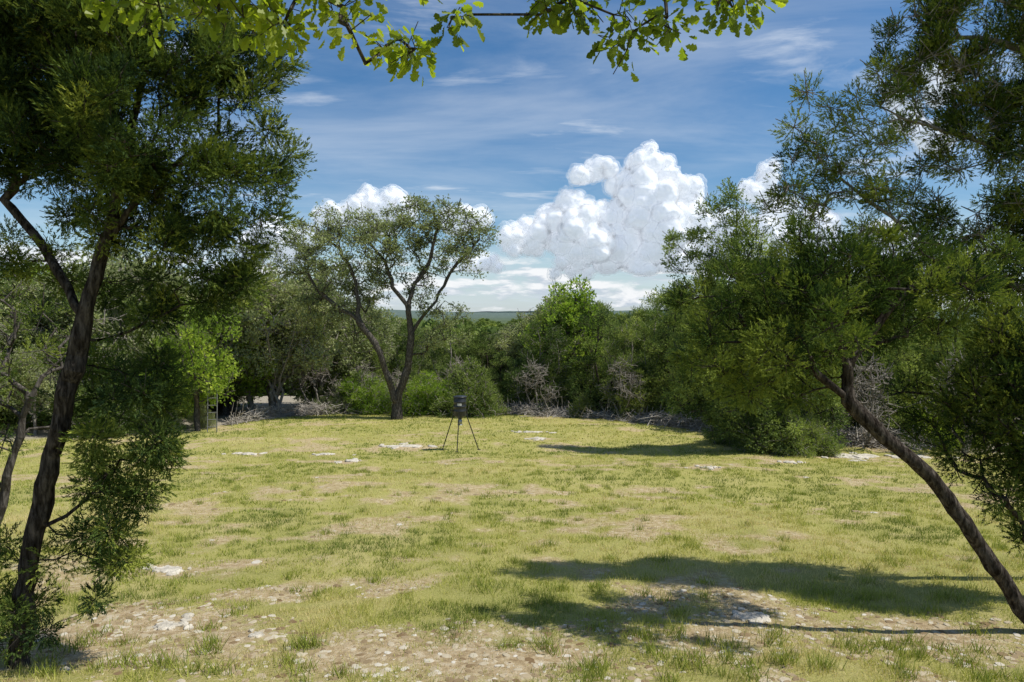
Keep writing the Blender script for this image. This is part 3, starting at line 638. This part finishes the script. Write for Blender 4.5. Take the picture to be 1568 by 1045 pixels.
for i, (fx, fy) in enumerate([(-.66, -.12), (-.06, -.72), (.70, .02)]):
    L_ = math.hypot(fx, fy); ux, uy = fx/L_, fy/L_; dz = g1(FX+fx, FY+fy)-FZ
    rod('leg_%d' % (i+1), [(ux*(B+.02), uy*(B+.02), 1.50), (ux*(B+.03), uy*(B+.03), 1.22), (fx, fy, dz-.03)], .019, M_legs, fe)
    rod('foot_%d' % (i+1), [(fx-.06, fy, dz+.012), (fx+.06, fy, dz+.012)], .02, M_legs, fe)
    rod('bracket_%d' % (i+1), [(ux*(B), uy*(B), 1.32), (ux*(B+.035), uy*(B+.035), 1.30)], .016, M_galv, fe)

# ------------------------------------------------------------------ ladder stand against a left tree
LX, LY = -13.7, 31.0; LZ = g1(LX, LY)
la = empty('ladder_stand', (LX, LY, LZ)); la.rotation_euler = (math.radians(-10), 0, math.radians(15))
for s in (-.2, .2): rod('rail_%s' % ('a' if s < 0 else 'b'), [(s, 0, 0), (s, 0, 2.1)], .022, M_lad, la)
for i in range(6): rod('rung_%d' % i, [(-.2, 0, .25+i*.33), (.2, 0, .25+i*.33)], .018, M_lad, la)
bm = bmesh.new(); bmesh.ops.create_cube(bm, size=1); bmesh.ops.scale(bm, vec=(.55, .45, .04), verts=bm.verts); bmesh.ops.bevel(bm, geom=bm.edges[:], offset=.008, segments=2, affect='EDGES')
me = bpy.data.meshes.new('seat'); bm.to_mesh(me); bm.free(); me.materials.append(M_legs); add_obj('seat', me, (0, .25, 2.12), parent=la)

# ------------------------------------------------------------------ cumulus clouds (far, real shapes)
def cloud_mat(name, alpha):
    m, nt, ns, ln = mat(name)
    d = ns.new('ShaderNodeBsdfDiffuse'); d.inputs[0].default_value = (.84, .84, .84, 1)
    t = ns.new('ShaderNodeBsdfTranslucent'); t.inputs[0].default_value = (.80, .81, .83, 1)
    mx = ns.new('ShaderNodeMixShader'); mx.inputs[0].default_value = .25; ln.new(d.outputs[0], mx.inputs[1]); ln.new(t.outputs[0], mx.inputs[2])
    em = ns.new('ShaderNodeEmission'); em.inputs[0].default_value = (.80, .87, .98, 1); em.inputs[1].default_value = .24  # added glow lifts the shaded sides, standing in for light scattered inside the cloud
    ad = ns.new('ShaderNodeAddShader'); ln.new(mx.outputs[0], ad.inputs[0]); ln.new(em.outputs[0], ad.inputs[1]); out = ad
    if alpha < 1:
        tr_ = ns.new('ShaderNodeBsdfTransparent'); m2 = ns.new('ShaderNodeMixShader'); m2.inputs[0].default_value = alpha
        ln.new(tr_.outputs[0], m2.inputs[1]); ln.new(ad.outputs[0], m2.inputs[2]); out = m2
    o = ns.new('ShaderNodeOutputMaterial'); ln.new(out.outputs[0], o.inputs[0]); return m
MC = [cloud_mat('cloud', 1), cloud_mat('cloud_fringe', .35), cloud_mat('cloud_wisp', .15)]
CY = 5600.; kc = CY/1045.
def cloud(puffs, base, seed, kids=10):
    r = R(seed); V, F, o = [], [], 0; zb = CAMZ+(482-base)*kc
    def addp(c, rad):
        nonlocal o
        v, f = I2; V.append(c+v*rad); F.append(f+o); o += len(v)
    for px, py, pr_ in puffs:
        c = np.array([(px-784)*kc, CY+r.uniform(-.9, .9)*pr_*kc, CAMZ+(482-py)*kc]); rad = pr_*kc; addp(c, rad*.85)
        for j in range(kids):
            dv = unit(r.normal(0, 1, 3)+np.array([0, -.35, .25])); rr_ = rad*r.uniform(.22, .48); addp(c+dv*rad*.82, rr_)
    me = make_mesh('tmp', np.concatenate(V), None, tris=np.concatenate(F)); ob = bpy.data.objects.new('tmp', me); scene.collection.objects.link(ob)
    md = ob.modifiers.new('r', 'REMESH'); md.mode = 'VOXEL'; md.voxel_size = 8.
    dg = bpy.context.evaluated_depsgraph_get(); ev = ob.evaluated_get(dg); em_ = ev.to_mesh()
    nv = len(em_.vertices); co_ = np.empty(nv*3, np.float32); em_.vertices.foreach_get('co', co_); co_ = co_.reshape(-1, 3).astype(float)
    no = np.empty(nv*3, np.float32); em_.vertices.foreach_get('normal', no); no = no.reshape(-1, 3).astype(float)
    nf_ = len(em_.polygons); lp = np.empty(nf_*4, np.int32)
    em_.loops.foreach_get('vertex_index', lp); qs = lp.reshape(-1, 4)
    ev.to_mesh_clear(); bpy.data.objects.remove(ob)
    sm_ = lambda s, off: 2*vnoise(co_/s+off)-1
    n_ = 26*sm_(110., seed)+17*sm_(52., seed+5.)+8*sm_(27., seed+9.)+3*sm_(14., 3.)+4
    rnd = fbm(co_/60.+seed*3, 4)
    Vs, Qs, mi = [], [], []
    for li_, offs in enumerate((0, 10., 26.)):
        p = co_+no*(n_+offs*(.2+1.7*rnd)+(li_*24*(fbm(co_/26.+li_*9, 3)-.45)))[:, None]
        zz = zb+110*(fbm(co_/np.array([260., 260., 2000.])+seed, 3)-.5); low = p[:, 2] < zz; p[:, 2] = np.where(low, zz-(zz-p[:, 2])*.45, p[:, 2])
        Vs.append(p); Qs.append(qs+li_*nv); mi.append(np.full(len(qs), li_))
    add_obj('cumulus_cloud', make_mesh('cumulus_cloud', np.concatenate(Vs), np.concatenate(Qs), MC, np.concatenate(mi), smooth=True))
cloud([(988, 254, 26), (965, 285, 28), (1012, 275, 28), (1040, 300, 30), (990, 315, 38), (1058, 335, 32), (940, 335, 28), (875, 318, 20), (1010, 355, 38), (905, 335, 24),
       (850, 352, 34), (812, 366, 28), (885, 352, 30), (905, 378, 30), (955, 375, 34), (782, 372, 18), (1005, 380, 34), (1065, 380, 36), (870, 385, 26), (1095, 385, 28), (1040, 400, 24), (930, 400, 22), (980, 405, 22)], 415, 1)
cloud([(890, 270, 14), (912, 262, 15), (935, 262, 10)], 284, 3)
cloud([(735, 405, 12), (755, 404, 13), (715, 410, 10)], 416, 5)
cloud([(850, 418, 10), (875, 414, 12), (900, 420, 9)], 426, 15)
cloud([(560, 308, 18), (585, 318, 20), (605, 308, 16), (545, 325, 20), (515, 330, 15), (495, 335, 14), (575, 345, 24), (620, 330, 18)], 352, 6)
cloud([(715, 332, 14), (735, 338, 12), (690, 335, 14), (700, 350, 16)], 355, 7)
cloud([(400, 368, 18), (425, 358, 18), (380, 375, 12), (450, 372, 17), (480, 368, 16), (440, 395, 20)], 402, 8)
cloud([(1150, 300, 20), (1170, 270, 14), (1200, 330, 28), (1260, 350, 32), (1330, 380, 36), (1400, 400, 32), (1120, 350, 28), (1160, 370, 32)], 412, 9)
cloud([(1420, 100, 24), (1390, 180, 22), (1410, 220, 24), (1370, 150, 16), (1440, 140, 20)], 240, 10)

# ------------------------------------------------------------------ sun + sky
EL = math.radians(59); az = unit(np.array([.985, -.17, 0])); sd = Vector((az[0]*math.cos(EL), az[1]*math.cos(EL), math.sin(EL))).normalized()
sl = bpy.data.lights.new('sun', 'SUN'); sl.energy = 5.0; sl.angle = math.radians(.5); sl.color = (1, .96, .88)
so_ = bpy.data.objects.new('sun', sl); so_.rotation_euler = (-sd).to_track_quat('-Z', 'Y').to_euler(); so_.location = (0, 0, 50); scene.collection.objects.link(so_)
W = bpy.data.worlds.new('World'); scene.world = W; W.use_nodes = True; nt = W.node_tree; ns = nt.nodes; ln = nt.links; ns.clear()
sk = ns.new('ShaderNodeTexSky'); sk.sky_type = 'NISHITA'; sk.sun_disc = False; sk.sun_elevation = EL; sk.sun_rotation = math.atan2(sd.x, sd.y)
sk.air_density = 1.0; sk.dust_density = .4; sk.ozone_density = 2.0; sk.altitude = 300
hs = ns.new('ShaderNodeHueSaturation'); hs.inputs['Saturation'].default_value = 1.3; hs.inputs['Value'].default_value = 1.05; ln.new(sk.outputs[0], hs.inputs['Color'])
tc = ns.new('ShaderNodeTexCoord'); sx = ns.new('ShaderNodeSeparateXYZ'); ln.new(tc.outputs['Generated'], sx.inputs[0])
def M(op, a, b_=None):
    x = ns.new('ShaderNodeMath'); x.operation = op
    for s, v in ((x.inputs[0], a), (x.inputs[1], b_)):
        if v is None: continue
        if isinstance(v, (int, float)): s.default_value = v
        else: ln.new(v, s)
    return x.outputs[0]
def MR(v, a, b_, c_=0., d_=1.):
    x = ns.new('ShaderNodeMapRange'); x.interpolation_type = 'SMOOTHSTEP'; ln.new(v, x.inputs[0])
    for i, k_ in enumerate((a, b_, c_, d_)): x.inputs[i+1].default_value = k_
    return x.outputs[0]
def NZ(vec, sc, det, ro=.55, dist=0.):
    n = ns.new('ShaderNodeTexNoise'); n.inputs['Scale'].default_value = sc; n.inputs['Detail'].default_value = det; n.inputs['Roughness'].default_value = ro; n.inputs['Distortion'].default_value = dist
    ln.new(vec, n.inputs[0]); return n.outputs[0]
def MX(f, a, b_):
    x = ns.new('ShaderNodeMix'); x.data_type = 'RGBA'; ln.new(f, x.inputs[0]) if not isinstance(f, float) else setattr(x.inputs[0], 'default_value', f)
    for s, v in ((x.inputs[6], a), (x.inputs[7], b_)):
        if isinstance(v, tuple): s.default_value = (*v, 1)
        else: ln.new(v, s)
    return x.outputs[2]
zc = M('ADD', M('MAXIMUM', sx.outputs[2], 0.), .12)
cx = ns.new('ShaderNodeCombineXYZ'); ln.new(M('DIVIDE', sx.outputs[0], zc), cx.inputs[0]); ln.new(M('DIVIDE', sx.outputs[1], zc), cx.inputs[1])
mp = ns.new('ShaderNodeMapping'); mp.inputs['Scale'].default_value = (.8, 2.0, 1); mp.inputs['Rotation'].default_value = (0, 0, -.4); mp.inputs['Location'].default_value = (3.3, 1.4, 0)
ln.new(cx.outputs[0], mp.inputs[0])
ci = MR(NZ(mp.outputs[0], 2.2, 10, .6, .4), .47, .80, 0, .75); c2 = MR(NZ(cx.outputs[0], 1.1, 3), .38, .58, .12, 1.)
veil = MR(NZ(mp.outputs[0], .7, 7, .6, .5), .35, .75, .0, .32)
fac = M('MAXIMUM', M('MULTIPLY', ci, c2), veil)
col = MX(fac, hs.outputs[0], (8.2, 8.7, 9.3))
col = MX(MR(sx.outputs[2], .12, .0, 0, .5), col, (4.8, 6.4, 8.4))
def bankn(off, det):
    lo = ns.new('ShaderNodeMapping'); lo.inputs['Scale'].default_value = (9, 9, 38); lo.inputs['Location'].default_value = (0, 0, off); ln.new(tc.outputs['Generated'], lo.inputs[0])
    return NZ(lo.outputs[0], 1.0, det, .6, .3)
bank = M('MULTIPLY', MR(bankn(0, 9), .44, .60), M('MULTIPLY', MR(sx.outputs[2], .0, .012), MR(sx.outputs[2], .10, .065)))
shade = MR(M('SUBTRACT', bankn(.35, 6), bankn(0, 6)), -.08, .08)
col = MX(M('MULTIPLY', bank, .92), col, MX(shade, (9.2, 9.3, 9.5), (5.2, 5.9, 6.9)))
bg = ns.new('ShaderNodeBackground'); bg.inputs[1].default_value = .105; ln.new(col, bg.inputs[0])
o = ns.new('ShaderNodeOutputWorld'); ln.new(bg.outputs[0], o.inputs[0])

# ------------------------------------------------------------------ camera
cam = bpy.data.cameras.new('camera'); cam.sensor_width = 36; cam.lens = 24; cam.clip_start = .05; cam.clip_end = 30000
co = bpy.data.objects.new('camera', cam); co.location = (0, 0, CAMZ); co.rotation_euler = (math.radians(90-2.2), 0, 0)
scene.collection.objects.link(co); scene.camera = co
scene.view_settings.view_transform = 'Standard'; scene.view_settings.look = 'None'; scene.view_settings.exposure = 0
